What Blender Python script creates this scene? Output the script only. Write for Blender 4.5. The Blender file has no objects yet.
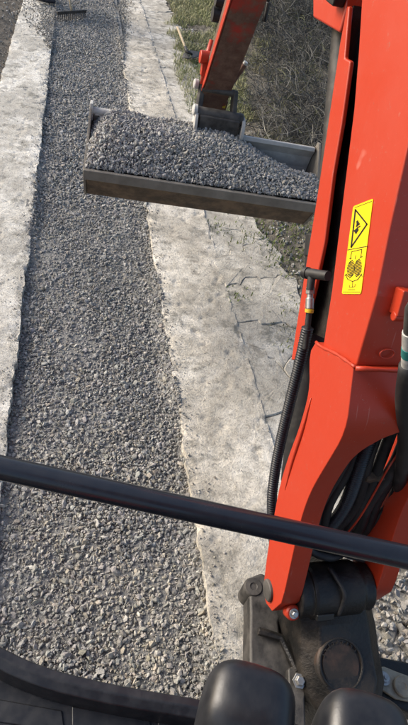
import bpy, bmesh, math, random
import numpy as np
from mathutils import Vector, Matrix
random.seed(7)
RNG = np.random.default_rng(11)
R = math.radians

# ------------------------------------------------------------------ camera
F_PX, CAM_H, ROLL, PITCH, HEAD = 523.0, 2.05, 15.0, 44.3, 19.9
scene = bpy.context.scene
cam_data = bpy.data.cameras.new('camera')
cam = bpy.data.objects.new('camera', cam_data)
scene.collection.objects.link(cam)
scene.camera = cam
cam_data.sensor_fit = 'VERTICAL'
cam_data.sensor_height = 36.0
cam_data.lens = 36.0 * F_PX / 725.0
cam_data.clip_start = 0.02
cam_data.clip_end = 2000
cam.location = (0, 0, CAM_H)
cam.rotation_euler = (Matrix.Rotation(-R(HEAD), 3, 'Z') @ Matrix.Rotation(R(90 - PITCH), 3, 'X')
                      @ Matrix.Rotation(R(ROLL), 3, 'Z')).to_euler()

# ------------------------------------------------------------------ world, sun, exposure
SUN_EL, SUN_AZ = 30.0, -62.0          # azimuth clockwise from +Y
world = bpy.data.worlds.new('World')
scene.world = world
world.use_nodes = True
wn = world.node_tree.nodes
wl = world.node_tree.links
sky = wn.new('ShaderNodeTexSky')
sky.sky_type = 'NISHITA'
sky.sun_disc = False
sky.sun_elevation = R(SUN_EL)
sky.sun_rotation = R(SUN_AZ)
sky.dust_density = 4.0
wl.new(sky.outputs[0], wn['Background'].inputs[0])
wn['Background'].inputs[1].default_value = 0.145
sd = bpy.data.lights.new('sun', 'SUN')
sd.energy = 2.0
sd.angle = R(28)
sd.color = (1.0, 0.95, 0.87)
sun = bpy.data.objects.new('sun', sd)
scene.collection.objects.link(sun)
_dir = Vector((math.sin(R(SUN_AZ)) * math.cos(R(SUN_EL)), math.cos(R(SUN_AZ)) * math.cos(R(SUN_EL)), math.sin(R(SUN_EL))))
sun.rotation_euler = _dir.to_track_quat('Z', 'Y').to_euler()
scene.view_settings.view_transform = 'Standard'
scene.view_settings.look = 'None'
scene.view_settings.exposure = 0.70
scene.view_settings.gamma = 1.0

# ------------------------------------------------------------------ survey helpers: a sight line met with a plane of the place
CAMP = np.array([0, 0, CAM_H])
def ray(u, v):
    X = (u - 204) / F_PX; Y = (362.5 - v) / F_PX
    c, s = math.cos(R(ROLL)), math.sin(R(ROLL))
    h = X * c - Y * s; n = X * s + Y * c
    p = R(PITCH); a = R(HEAD)
    f = math.cos(p) + n * math.sin(p); up = -math.sin(p) + n * math.cos(p)
    return np.array([h * math.cos(a) + f * math.sin(a), -h * math.sin(a) + f * math.cos(a), up])
def onx(u, v, x): d = ray(u, v); return Vector(CAMP + d * (x / d[0]))
def ony(u, v, y): d = ray(u, v); return Vector(CAMP + d * (y / d[1]))
def onz(u, v, z): d = ray(u, v); return Vector(CAMP + d * ((z - CAM_H) / d[2]))
def at(u, v, t): return Vector(CAMP + ray(u, v) * t)

# ------------------------------------------------------------------ noise
def vnoise(x, y, seed=0, z=None):
    def hsh(i, j):
        h = (i.astype(np.int64) * 374761393 + j.astype(np.int64) * 668265263 + seed * 1442695041) & 0xffffffff
        h = ((h ^ (h >> 13)) * 1274126177) & 0xffffffff
        return ((h ^ (h >> 16)) & 0xffff) / 65535.0
    x = np.asarray(x, float); y = np.asarray(y, float)
    i = np.floor(x); j = np.floor(y); fx = x - i; fy = y - j
    fx = fx * fx * (3 - 2 * fx); fy = fy * fy * (3 - 2 * fy)
    a = hsh(i, j); b = hsh(i + 1, j); c = hsh(i, j + 1); d = hsh(i + 1, j + 1)
    return (a * (1 - fx) + b * fx) * (1 - fy) + (c * (1 - fx) + d * fx) * fy
def fbm(x, y, seed=0, o=4):
    t = 0; a = .5; s = 0
    for k in range(o):
        t = t + a * vnoise(x * 2 ** k, y * 2 ** k, seed + k * 17); s += a; a *= .5
    return t / s

# ------------------------------------------------------------------ materials
def new_mat(name):
    m = bpy.data.materials.new(name); m.use_nodes = True
    return m, m.node_tree.nodes, m.node_tree.links, m.node_tree.nodes['Principled BSDF']
def noise_node(n, l, scale, detail=4, rough=.6, coord='Object', tc=None):
    tc = tc or n.new('ShaderNodeTexCoord')
    t = n.new('ShaderNodeTexNoise'); t.inputs['Scale'].default_value = scale
    t.inputs['Detail'].default_value = detail; t.inputs['Roughness'].default_value = rough
    l.new(tc.outputs[coord], t.inputs['Vector'])
    return t
def ramp(n, l, src, stops):
    r = n.new('ShaderNodeValToRGB')
    while len(r.color_ramp.elements) < len(stops): r.color_ramp.elements.new(.5)
    for e, (p, c) in zip(r.color_ramp.elements, stops):
        e.position = p; e.color = (c if hasattr(c, '__len__') else (c, c, c)) + ((1,) if not hasattr(c, '__len__') or len(c) == 3 else ())
    l.new(src, r.inputs[0]); return r
def mixc(n, l, fac, a, b, mode='MIX'):
    m = n.new('ShaderNodeMix'); m.data_type = 'RGBA'; m.blend_type = mode
    for s, v in ((m.inputs[0], fac), (m.inputs[6], a), (m.inputs[7], b)):
        if hasattr(v, 'node'): l.new(v, s)
        else: s.default_value = v if not hasattr(v, '__len__') else tuple(v) + (1,)
    return m.outputs[2]
def bump(n, l, b, height, strength=.3, dist=.01):
    k = n.new('ShaderNodeBump'); k.inputs['Strength'].default_value = strength; k.inputs['Distance'].default_value = dist
    l.new(height, k.inputs['Height'])
    if b.inputs['Normal'].is_linked:
        l.new(b.inputs['Normal'].links[0].from_socket, k.inputs['Normal'])
    l.new(k.outputs[0], b.inputs['Normal'])
def mat(name, c1, c2=None, scale=8, lo=.4, hi=.65, rough=.5, rough2=None, metal=0, bscale=0, bstr=.2, bdist=.003, coat=0, spec=.5):
    m, n, l, b = new_mat(name)
    b.inputs['Metallic'].default_value = metal
    b.inputs['Roughness'].default_value = rough
    b.inputs['Specular IOR Level'].default_value = spec
    if coat:
        b.inputs['Coat Weight'].default_value = coat; b.inputs['Coat Roughness'].default_value = .25
    if c2 is None:
        b.inputs['Base Color'].default_value = tuple(c1) + (1,)
    else:
        t = noise_node(n, l, scale, 6, .65)
        r = ramp(n, l, t.outputs[0], [(lo, 0.), (hi, 1.)])
        l.new(mixc(n, l, r.outputs[0], c1, c2), b.inputs['Base Color'])
        if rough2 is not None:
            mr = n.new('ShaderNodeMapRange'); mr.inputs[3].default_value = rough; mr.inputs[4].default_value = rough2
            l.new(r.outputs[0], mr.inputs[0]); l.new(mr.outputs[0], b.inputs['Roughness'])
    if bscale:
        t2 = noise_node(n, l, bscale, 5, .6)
        bump(n, l, b, t2.outputs[0], bstr, bdist)
    return m

def paint(name, base, dust=(.30, .24, .19), amount=.5):
    m, n, l, b = new_mat(name)
    big = noise_node(n, l, 5, 5, .6); fine = noise_node(n, l, 90, 4, .7); spk = noise_node(n, l, 260, 2, .5)
    c = mixc(n, l, ramp(n, l, big.outputs[0], [(.35, 0.), (.75, amount * .35)]).outputs[0], base, (base[0] * .75, base[1] * .9 + .01, base[2] + .012))
    c = mixc(n, l, ramp(n, l, fine.outputs[0], [(.62, 0.), (.78, amount * .45)]).outputs[0], c, dust)
    c = mixc(n, l, ramp(n, l, spk.outputs[0], [(.72, 0.), (.78, amount)]).outputs[0], c, dust)
    sp_ = noise_node(n, l, 34, 5, .75); c = mixc(n, l, ramp(n, l, sp_.outputs[0], [(.66, 0.), (.72, amount * .8)]).outputs[0], c, (.20, .15, .11))
    tcs = n.new('ShaderNodeTexCoord'); mp = n.new('ShaderNodeMapping'); mp.inputs['Scale'].default_value = (140, 9, 9); mp.inputs['Rotation'].default_value = (.5, .35, .3); l.new(tcs.outputs['Object'], mp.inputs[0])
    sc_n = n.new('ShaderNodeTexNoise'); sc_n.inputs['Scale'].default_value = 1.0; sc_n.inputs['Detail'].default_value = 3; l.new(mp.outputs[0], sc_n.inputs['Vector'])
    c = mixc(n, l, ramp(n, l, sc_n.outputs[0], [(.69, 0.), (.73, amount * .45)]).outputs[0], c, (.55, .25, .2))
    l.new(c, b.inputs['Base Color'])
    mr = n.new('ShaderNodeMapRange'); mr.inputs[1].default_value = .3; mr.inputs[2].default_value = .7
    mr.inputs[3].default_value = .34; mr.inputs[4].default_value = .55
    l.new(big.outputs[0], mr.inputs[0]); l.new(mr.outputs[0], b.inputs['Roughness'])
    bump(n, l, b, noise_node(n, l, 45, 3, .5).outputs[0], .08, .004)
    return m

def attr_mat(name, rough=.85, tint=(1, 1, 1), bscale=220, bstr=.35, bdist=.002, mottled=.35):
    """colour of each stone / blade / twig comes from its own attribute"""
    m, n, l, b = new_mat(name)
    a = n.new('ShaderNodeAttribute'); a.attribute_name = 'tone'
    t = noise_node(n, l, bscale, 4, .65)
    r = ramp(n, l, t.outputs[0], [(.3, 1 - mottled), (.7, 1 + mottled * .4)])
    l.new(mixc(n, l, 1.0, a.outputs['Color'], r.outputs[0], 'MULTIPLY'), b.inputs['Base Color'])
    b.inputs['Roughness'].default_value = rough
    b.inputs['Specular IOR Level'].default_value = .3
    if bstr: bump(n, l, b, t.outputs[0], bstr, bdist)
    return m

def concrete_mat(name, light=(.50, .48, .43), dark=(.20, .19, .165), warm=(.42, .36, .27), dirt=.5):
    m, n, l, b = new_mat(name)
    tc = n.new('ShaderNodeTexCoord')
    big = noise_node(n, l, 2.6, 6, .62, tc=tc); mid = noise_node(n, l, 11, 6, .7, tc=tc); fine = noise_node(n, l, 75, 5, .75, tc=tc)
    st = noise_node(n, l, 5.5, 5, .7, tc=tc)
    huge = noise_node(n, l, 1.3, 7, .72, tc=tc)
    c = mixc(n, l, ramp(n, l, big.outputs[0], [(.38, 0.), (.68, .75)]).outputs[0], light, warm)
    c = mixc(n, l, ramp(n, l, huge.outputs[0], [(.44, 0.), (.55, .75)]).outputs[0], c, (light[0] * .55, light[1] * .54, light[2] * .52))
    c = mixc(n, l, ramp(n, l, mid.outputs[0], [(.42, 0.), (.66, dirt * 1.3)]).outputs[0], c, dark)
    c = mixc(n, l, ramp(n, l, st.outputs[0], [(.54, 0.), (.68, dirt * 1.2)]).outputs[0], c, (.13, .13, .11))
    c = mixc(n, l, ramp(n, l, fine.outputs[0], [(.50, 0.), (.68, .75)]).outputs[0], c, (.22, .205, .18))
    vo = n.new('ShaderNodeTexVoronoi'); vo.inputs['Scale'].default_value = 95; l.new(tc.outputs['Object'], vo.inputs['Vector'])
    c = mixc(n, l, ramp(n, l, vo.outputs['Distance'], [(.05, .55), (.28, 0.)]).outputs[0], c, (.22, .20, .17))
    l.new(c, b.inputs['Base Color'])
    b.inputs['Roughness'].default_value = .9; b.inputs['Specular IOR Level'].default_value = .25
    bump(n, l, b, fine.outputs[0], .9, .010)
    bump(n, l, b, mid.outputs[0], .5, .012)
    return m

M = {}
M['red'] = paint('red_paint', (.42, .034, .010), amount=.75)
M['red_mud'] = None
M['concrete'] = concrete_mat('pale_concrete', (.73, .69, .61), (.29, .265, .22), (.58, .51, .40), .55)
M['concrete_bright'] = concrete_mat('pale_limewashed_concrete', (.77, .75, .69), (.32, .30, .26), (.64, .61, .54), .5)
M['concrete_old'] = concrete_mat('old_cracked_concrete', (.70, .67, .60), (.28, .26, .22), (.55, .49, .39), .6)
M['soil'] = mat('bare_soil', (.075, .062, .048), (.17, .15, .12), 9, .35, .7, .95, bscale=40, bstr=.9, bdist=.03)
M['soil_pale'] = mat('stony_soil', (.07, .06, .045), (.19, .17, .135), 14, .35, .68, .95, bscale=60, bstr=.9, bdist=.02)
M['gravel_base'] = mat('gravel_fines', (.17, .167, .158), (.27, .265, .25), 60, .35, .65, .95, bscale=150, bstr=.8, bdist=.01)
M['stone'] = attr_mat('crushed_stone')
M['plant'] = attr_mat('dry_plant', .8, bscale=40, bstr=0, mottled=.2)
M['black_plastic'] = mat('black_plastic', (.010, .011, .014), (.022, .023, .026), 30, .4, .7, .34, .5, bscale=420, bstr=.08, bdist=.001)
M['black_rail'] = mat('black_enamel', (.010, .013, .020), (.016, .018, .024), 20, .4, .7, .20, .30, bscale=300, bstr=.05, bdist=.001)
M['rubber'] = mat('hose_rubber', (.012, .012, .013), (.045, .042, .038), 25, .5, .75, .55, .75, bscale=200, bstr=.2, bdist=.001)
M['sleeve'] = mat('ribbed_sleeve', (.012, .014, .019), (.05, .048, .045), 40, .55, .8, .42, .7)
M['cast'] = mat('dark_cast_steel', (.011, .011, .011), (.050, .041, .033), 11, .45, .75, .38, .75, metal=.25, bscale=120, bstr=.5, bdist=.004)
M['cast_grey'] = mat('greasy_grey_steel', (.030, .029, .028), (.115, .107, .098), 16, .35, .72, .5, .8, metal=.3, bscale=90, bstr=.35, bdist=.003)
M['rust'] = mat('rusty_disc', (.026, .023, .021), (.095, .055, .038), 17, .45, .8, .7, .5, metal=.3, bscale=160, bstr=.3, bdist=.002)
M['steel'] = mat('bright_steel', (.42, .42, .41), (.22, .21, .19), 40, .4, .75, .35, .6, metal=.8, bscale=200, bstr=.1, bdist=.001)
M['zinc'] = mat('yellow_zinc_plate', (.34, .30, .22), (.18, .16, .13), 30, .4, .75, .45, .7, metal=.45, bscale=200, bstr=.15, bdist=.001)
M['bucket'] = mat('muddy_bucket_steel', (.13, .115, .095), (.22, .20, .17), 9, .35, .7, .7, .9, bscale=70, bstr=.5, bdist=.006)
M['bucket_in'] = mat('worn_bucket_steel', (.36, .35, .33), (.52, .51, .48), 12, .35, .7, .6, .85, bscale=90, bstr=.35, bdist=.004)
M['bucket_under'] = mat('muddy_bucket_floor', (.045, .030, .018), (.15, .105, .068), 13, .38, .62, .75, .95, bscale=60, bstr=.6, bdist=.008)
M['yellow'] = mat('yellow_vinyl', (.80, .58, .01), (.66, .47, .03), 30, .5, .8, .35)
M['ink'] = mat('black_ink', (.012, .012, .012), rough=.45)
M['teal'] = mat('teal_band', (.015, .17, .16), rough=.4)
M['white_band'] = mat('white_band', (.42, .42, .40), (.22, .21, .20), 60, .45, .75, .45)
M['yellow_band'] = mat('yellow_band', (.62, .42, .03), rough=.45)
M['wood'] = mat('ash_wood', (.46, .37, .24), (.30, .23, .15), 30, .4, .7, .65)
M['dark_iron'] = mat('dark_iron', (.035, .034, .034), (.08, .075, .07), 30, .4, .7, .6, metal=.5)
M['navy'] = mat('navy_leather', (.012, .015, .026), (.035, .036, .042), 30, .45, .75, .55)
M['denim'] = mat('navy_workwear', (.022, .028, .05), (.045, .05, .07), 20, .4, .7, .9)
M['skin'] = mat('skin', (.45, .27, .19), (.38, .2, .14), 20, .4, .7, .6)

def muddy_paint():
    m, n, l, b = new_mat('mud_caked_red_paint')
    big = noise_node(n, l, 5.5, 6, .65); mid = noise_node(n, l, 22, 6, .7)
    c = mixc(n, l, ramp(n, l, mid.outputs[0], [(.35, 0.), (.7, 1.)]).outputs[0], (.060, .042, .030), (.16, .115, .08))
    tc = n.new('ShaderNodeTexCoord'); sp = n.new('ShaderNodeSeparateXYZ'); l.new(tc.outputs['Object'], sp.inputs[0])
    mr = n.new('ShaderNodeMapRange'); mr.inputs[1].default_value = 1.30; mr.inputs[2].default_value = 1.72; mr.inputs[3].default_value = .16; mr.inputs[4].default_value = -.10
    l.new(sp.outputs['Z'], mr.inputs[0]); ad = n.new('ShaderNodeMath'); ad.operation = 'ADD'; l.new(big.outputs[0], ad.inputs[0]); l.new(mr.outputs[0], ad.inputs[1])
    k = ramp(n, l, ad.outputs[0], [(.42, 0.), (.56, .9)])
    c = mixc(n, l, k.outputs[0], (.36, .034, .02), c)
    l.new(c, b.inputs['Base Color']); b.inputs['Roughness'].default_value = .85
    bump(n, l, b, mid.outputs[0], .6, .006)
    return m
M['red_mud'] = muddy_paint()

# ------------------------------------------------------------------ mesh helpers
def link(o): scene.collection.objects.link(o); return o
def props(o, label=None, cat=None, group=None, kind=None):
    for k, v in (('label', label), ('category', cat), ('group', group), ('kind', kind)):
        if v: o[k] = v
    return o
def empty(name, loc, label=None, cat=None, group=None):
    e = link(bpy.data.objects.new(name, None)); e.location = loc; e.empty_display_size = .2
    return props(e, label, cat, group)
def attach(o, parent):
    o.parent = parent
    if parent is not None and parent.type == 'EMPTY': o.location = -Vector(parent.location)
    return o

class MB:
    def __init__(s): s.v = []; s.f = []; s.mi = []
    def add(s, vs, fs, mi=0):
        o = len(s.v); s.v += [tuple(p) for p in vs]; s.f += [tuple(i + o for i in f) for f in fs]; s.mi += [mi] * len(fs); return s
    def prism(s, poly, ext, mi=0):
        n = len(poly); ext = Vector(ext); a = [Vector(p) for p in poly]; b = [p + ext for p in a]
        fs = [tuple(range(n))[::-1], tuple(range(n, 2 * n))] + [(i, (i + 1) % n, n + (i + 1) % n, n + i) for i in range(n)]
        return s.add(a + b, fs, mi)
    def box(s, c, ax, ay, az, mi=0):
        c = Vector(c); ax = Vector(ax) / 2; ay = Vector(ay) / 2; az = Vector(az) / 2
        return s.prism([c - ax - ay - az, c + ax - ay - az, c + ax + ay - az, c - ax + ay - az], az * 2, mi)
    def tube(s, path, rad, seg=12, cap=True, mi=0):
        P = [Vector(p) for p in path]; n = len(P)
        if not hasattr(rad, '__len__'): rad = [rad] * n
        T = []
        for i in range(n):
            d = P[min(i + 1, n - 1)] - P[max(i - 1, 0)]
            T.append(d.normalized() if d.length > 1e-9 else (T[-1] if T else Vector((0, 0, 1))))
        up = Vector((0, 0, 1)) if abs(T[0].z) < .9 else Vector((1, 0, 0))
        N = (up - T[0] * up.dot(T[0])).normalized(); vs = []
        for i in range(n):
            N = (N - T[i] * N.dot(T[i])).normalized(); B = T[i].cross(N)
            for k in range(seg):
                a = 2 * math.pi * k / seg; vs.append(P[i] + (N * math.cos(a) + B * math.sin(a)) * rad[i])
        fs = [(i * seg + k, i * seg + (k + 1) % seg, (i + 1) * seg + (k + 1) % seg, (i + 1) * seg + k) for i in range(n - 1) for k in range(seg)]
        if cap: fs += [tuple(range(seg))[::-1], tuple(range((n - 1) * seg, n * seg))]
        return s.add(vs, fs, mi)
    def lathe(s, base, axis, prof, seg=24, mi=0):
        """prof: list of (distance along axis, radius)"""
        base = Vector(base); axis = Vector(axis).normalized()
        u = axis.orthogonal().normalized(); w = axis.cross(u); vs = []
        for d, r_ in prof:
            for k in range(seg):
                a = 2 * math.pi * k / seg; vs.append(base + axis * d + (u * math.cos(a) + w * math.sin(a)) * max(r_, 1e-5))
        n = len(prof)
        fs = [(i * seg + k, i * seg + (k + 1) % seg, (i + 1) * seg + (k + 1) % seg, (i + 1) * seg + k) for i in range(n - 1) for k in range(seg)]
        fs += [tuple(range(seg))[::-1], tuple(range((n - 1) * seg, n * seg))]
        return s.add(vs, fs, mi)
    def torus(s, c, axis, Rr, rr, seg=36, seg2=8, squash=1., uaxis=None, mi=0):
        c = Vector(c); axis = Vector(axis).normalized(); u = Vector(uaxis).normalized() if uaxis else axis.orthogonal().normalized(); w = axis.cross(u)
        vs = []
        for i in range(seg):
            a = 2 * math.pi * i / seg; d = u * math.cos(a) + w * math.sin(a) * squash
            for k in range(seg2):
                b = 2 * math.pi * k / seg2; vs.append(c + d * (Rr + rr * math.cos(b)) + axis * rr * math.sin(b))
        fs = [(i * seg2 + k, ((i + 1) % seg) * seg2 + k, ((i + 1) % seg) * seg2 + (k + 1) % seg2, i * seg2 + (k + 1) % seg2) for i in range(seg) for k in range(seg2)]
        return s.add(vs, fs, mi)
    def build(s, name, mats, parent=None, bevel=0, segs=2, smooth=False, subsurf=0, flat=False):
        me = bpy.data.meshes.new(name); me.from_pydata(s.v, [], s.f)
        if not isinstance(mats, (list, tuple)): mats = [mats]
        for m in mats: me.materials.append(m)
        me.polygons.foreach_set('material_index', s.mi)
        bm = bmesh.new(); bm.from_mesh(me); bmesh.ops.recalc_face_normals(bm, faces=bm.faces); bm.to_mesh(me); bm.free()
        o = link(bpy.data.objects.new(name, me))
        if smooth: me.polygons.foreach_set('use_smooth', [True] * len(me.polygons))
        if subsurf:
            md = o.modifiers.new('sub', 'SUBSURF'); md.levels = subsurf; md.render_levels = subsurf
        if bevel:
            md = o.modifiers.new('bevel', 'BEVEL'); md.width = bevel; md.segments = segs; md.limit_method = 'ANGLE'; md.angle_limit = R(32)
            if not flat:
                md.harden_normals = True
                me.polygons.foreach_set('use_smooth', [True] * len(me.polygons))
        elif smooth == 'auto':
            me.set_sharp_from_angle(angle=R(38))
        return attach(o, parent)

def np_mesh(name, verts, tris, material, tone=None, smooth=False, parent=None):
    me = bpy.data.meshes.new(name)
    nv, nf = len(verts), len(tris); k = tris.shape[1]
    me.vertices.add(nv); me.vertices.foreach_set('co', np.ascontiguousarray(verts, np.float32).ravel())
    me.loops.add(nf * k); me.loops.foreach_set('vertex_index', np.ascontiguousarray(tris, np.int32).ravel())
    me.polygons.add(nf); me.polygons.foreach_set('loop_start', np.arange(0, nf * k, k, dtype=np.int32))
    me.polygons.foreach_set('loop_total', np.full(nf, k, np.int32))
    me.polygons.foreach_set('use_smooth', np.full(nf, bool(smooth)))
    me.update(calc_edges=True)
    if tone is not None:
        a = me.attributes.new('tone', 'FLOAT_COLOR', 'POINT')
        c = np.ones((nv, 4), np.float32); c[:, :3] = tone; a.data.foreach_set('color', c.ravel())
    me.materials.append(material)
    return attach(link(bpy.data.objects.new(name, me)), parent)

def grid_mesh(name, X, Y, Z, material, parent=None, smooth=True):
    h, w = X.shape
    v = np.stack([X, Y, Z], -1).reshape(-1, 3)
    i = np.arange(h - 1)[:, None] * w + np.arange(w - 1)[None]
    q = np.stack([i, i + 1, i + w + 1, i + w], -1).reshape(-1, 4)
    return np_mesh(name, v, q, material, smooth=smooth, parent=parent)

def spline(pts, n):
    """Catmull-Rom through pts, n samples evenly by length"""
    P = np.array([list(p) for p in pts], float); P = np.vstack([2 * P[0] - P[1], P, 2 * P[-1] - P[-2]]); out = []
    for i in range(1, len(P) - 2):
        for t in np.linspace(0, 1, 40, endpoint=False):
            p0, p1, p2, p3 = P[i - 1:i + 3]
            out.append(.5 * ((2 * p1) + (-p0 + p2) * t + (2 * p0 - 5 * p1 + 4 * p2 - p3) * t * t + (-p0 + 3 * p1 - 3 * p2 + p3) * t ** 3))
    out.append(P[-2]); out = np.array(out)
    d = np.r_[0, np.cumsum(np.linalg.norm(np.diff(out, axis=0), axis=1))]; s = np.linspace(0, d[-1], n)
    return [Vector([np.interp(q, d, out[:, k]) for k in range(out.shape[1])]) for q in s]

# crushed stone ------------------------------------------------------
def ico():
    bm = bmesh.new(); bmesh.ops.create_icosphere(bm, subdivisions=1, radius=1.0)
    v = np.array([p.co[:] for p in bm.verts]); f = np.array([[q.index for q in p.verts] for p in bm.faces]); bm.free(); return v, f
ICO_V, ICO_F = ico()
PROTO = []
for k in range(14):
    v = ICO_V * RNG.uniform(.72, 1.22, (12, 1))
    for _ in range(3):                                  # broken faces
        nrm = RNG.normal(size=3); nrm /= np.linalg.norm(nrm); d = RNG.uniform(.5, .8)
        e = v @ nrm - d; v = v - np.outer(np.clip(e, 0, None), nrm)
    PROTO.append(v * np.array([1., RNG.uniform(.6, .95), RNG.uniform(.32, .62)]))
PROTO = np.array(PROTO)
def rot_rand(n):
    q = RNG.normal(size=(n, 4)); q /= np.linalg.norm(q, axis=1)[:, None]; w, x, y, z = q.T
    return np.stack([np.stack([1 - 2 * (y * y + z * z), 2 * (x * y - z * w), 2 * (x * z + y * w)], -1),
                     np.stack([2 * (x * y + z * w), 1 - 2 * (x * x + z * z), 2 * (y * z - x * w)], -1),
                     np.stack([2 * (x * z - y * w), 2 * (y * z + x * w), 1 - 2 * (x * x + y * y)], -1)], 1)
def stones(name, pos, size, tone, material=None):
    n = len(pos); Rm = rot_rand(n)
    v = PROTO[RNG.integers(0, len(PROTO), n)]
    v = np.einsum('nij,nkj->nki', Rm, v) * np.asarray(size)[:, None, None] + pos[:, None, :]
    f = ICO_F[None] + (np.arange(n) * 12)[:, None, None]
    return np_mesh(name, v.reshape(-1, 3), f.reshape(-1, 3), material or M['stone'], np.repeat(tone, 12, axis=0))
def stone_tone(n, base=(.275, .271, .26), spread=.17, pale=.025):
    b = np.array(base)[None] * np.exp(RNG.normal(0, spread, (n, 1)))
    b = b * (1 + RNG.normal(0, .014, (n, 3)))
    w = RNG.random(n) < .18; b[w] *= np.array([1.06, 1.0, .90])
    p = RNG.random(n) < pale; b[p] = np.array([.42, .41, .38]) * RNG.uniform(.75, 1.2, (p.sum(), 1))
    return np.clip(b, .03, .6)

# ================================================================== THE SETTING
XL, XR = -.285, .53                                     # edges of the gravel bed
g = MB(); S = 250
g.prism([(-S, -S, -.6), (S, -S, -.6), (S, S, -.6), (-S, S, -.6)], (0, 0, .35))
props(g.build('ground', M['soil']), kind='structure')

# soil banks at both sides
y = np.concatenate([np.linspace(-3, 10, 330), np.linspace(10.2, 30, 60)])
x = np.concatenate([np.linspace(.9, 4.5, 150), np.linspace(4.6, 16, 50)])
XX, YY = np.meshgrid(x, y)
def verge_h(x, y):
    x = np.asarray(x, float); y = np.asarray(y, float)
    k = np.clip((x - 1.25) / .35, 0, 1)
    return -.045 + .02 * k + .10 * np.clip(x - 1.7, 0, 9) + k * (.09 * (fbm(x * 1.6, y * 1.6, 3) - .5) + .06 * (fbm(x * 9, y * 9, 5) - .5)) + .025 * (fbm(x * 25, y * 25, 8, 3) - .5)
props(grid_mesh('verge_soil', XX, YY, verge_h(XX, YY), M['soil_pale']), kind='structure')
x = np.concatenate([np.linspace(-14, -2, 40), np.linspace(-1.95, -.68, 70)])
XX, YY = np.meshgrid(x, y)
def bank_h(x, y):
    k = np.clip((-.72 - x) / .25, 0, 1)
    return -.03 + .05 * k + .05 * np.clip(-x - 1, 0, 9) + k * (.10 * (fbm(x * 2, y * 2, 13) - .5) + .05 * (fbm(x * 12, y * 12, 15) - .5))
props(grid_mesh('soil_bank', XX, YY, bank_h(XX, YY), M['soil']), kind='structure')

# concrete strips: rough cast tops, ragged arrises
def concrete_strip(name, x0, x1, seed, material, inner_right, top=0.0, y0=-2.5, y1=12.):
    ny = int((y1 - y0) / .0125); nx = int((x1 - x0) / .0125)
    yy = np.linspace(y0, y1, ny)
    e0 = .012 * (fbm(yy * 2, yy * 0 + seed, seed, 3) - .5) * 2 + .010 * (fbm(yy * 30, yy * 0, seed + 1, 3) - .5) * 2
    e1 = .012 * (fbm(yy * 2, yy * 0 + seed, seed + 5, 3) - .5) * 2 + .010 * (fbm(yy * 30, yy * 0, seed + 6, 3) - .5) * 2
    e0 = e0 + .016 * np.clip(fbm(yy * 7, yy * 0 + 3, seed + 40, 3) - .5, 0, 1) * 2 - .003; e1 = e1 - .016 * np.clip(fbm(yy * 7, yy * 0 + 7, seed + 41, 3) - .5, 0, 1) * 2
    if not inner_right: e1 = e1 * .3
    s = np.linspace(0, 1, nx)
    X = (x0 + e0)[:, None] * (1 - s) + (x1 + e1)[:, None] * s
    Y = np.repeat(yy[:, None], nx, 1)
    Z = top + .016 * (fbm(X * 3, Y * 3, seed + 9) - .5) + .006 * (fbm(X * 14, Y * 14, seed + 10, 3) - .5) + .005 * (fbm(X * 40, Y * 40, seed + 11, 2) - .5)
    pit = fbm(X * 17, Y * 17, seed + 14, 3); Z -= .02 * np.clip(pit - .70, 0, .1) * 4
    chip = np.clip(fbm(Y * 18, X * 30, seed + 20, 3) - .52, 0, 1); edge = np.minimum(s, 1 - s)[None] * (x1 - x0)
    Z -= .06 * chip * np.clip(1 - edge / .03, 0, 1)
    lo = np.full((ny, 1), top - .24)
    X = np.hstack([X[:, :1], X, X[:, -1:]]); Y = np.hstack([Y[:, :1], Y, Y[:, -1:]]); Z = np.hstack([lo, Z, lo])
    o = grid_mesh(name, X, Y, Z, material); o.data.set_sharp_from_angle(angle=R(48))
    return props(o, kind='structure')
concrete_strip('concrete_strip_left', -.73, XL, 31, M['concrete_bright'], True)
concrete_strip('concrete_strip_right', XR, .985, 57, M['concrete'], False)

# cracked old slab beside the right strip: every broken piece its own
apron = MB()
apron.prism([(.97, -1.5, -.034), (1.50, -1.5, -.034), (1.40, 10.5, -.034), (.97, 10.5, -.034)], (0, 0, -.12))
apron = props(apron.build('concrete_apron', M['soil_pale']), kind='structure')
def clip_poly(poly, p, nrm):
    out = []
    for i in range(len(poly)):
        a, b = poly[i], poly[(i + 1) % len(poly)]
        da, db = np.dot(a - p, nrm), np.dot(b - p, nrm)
        if da <= 0: out.append(a)
        if da * db < 0: out.append(a + (b - a) * (da / (da - db)))
    return out
sites = []
yy_ = -1.3
while yy_ < 10.3:
    wide = 1.40 + .10 * math.sin(yy_ * 1.7) - .02 * max(0, yy_ - 3)
    for fx in (.15, .50, .88):
        if random.random() < .8: sites.append(np.array([1.0 + (wide - 1.0) * fx + random.uniform(-.08, .08), yy_ + random.uniform(-.3, .3)]))
    yy_ += random.uniform(.55, .95)
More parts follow.
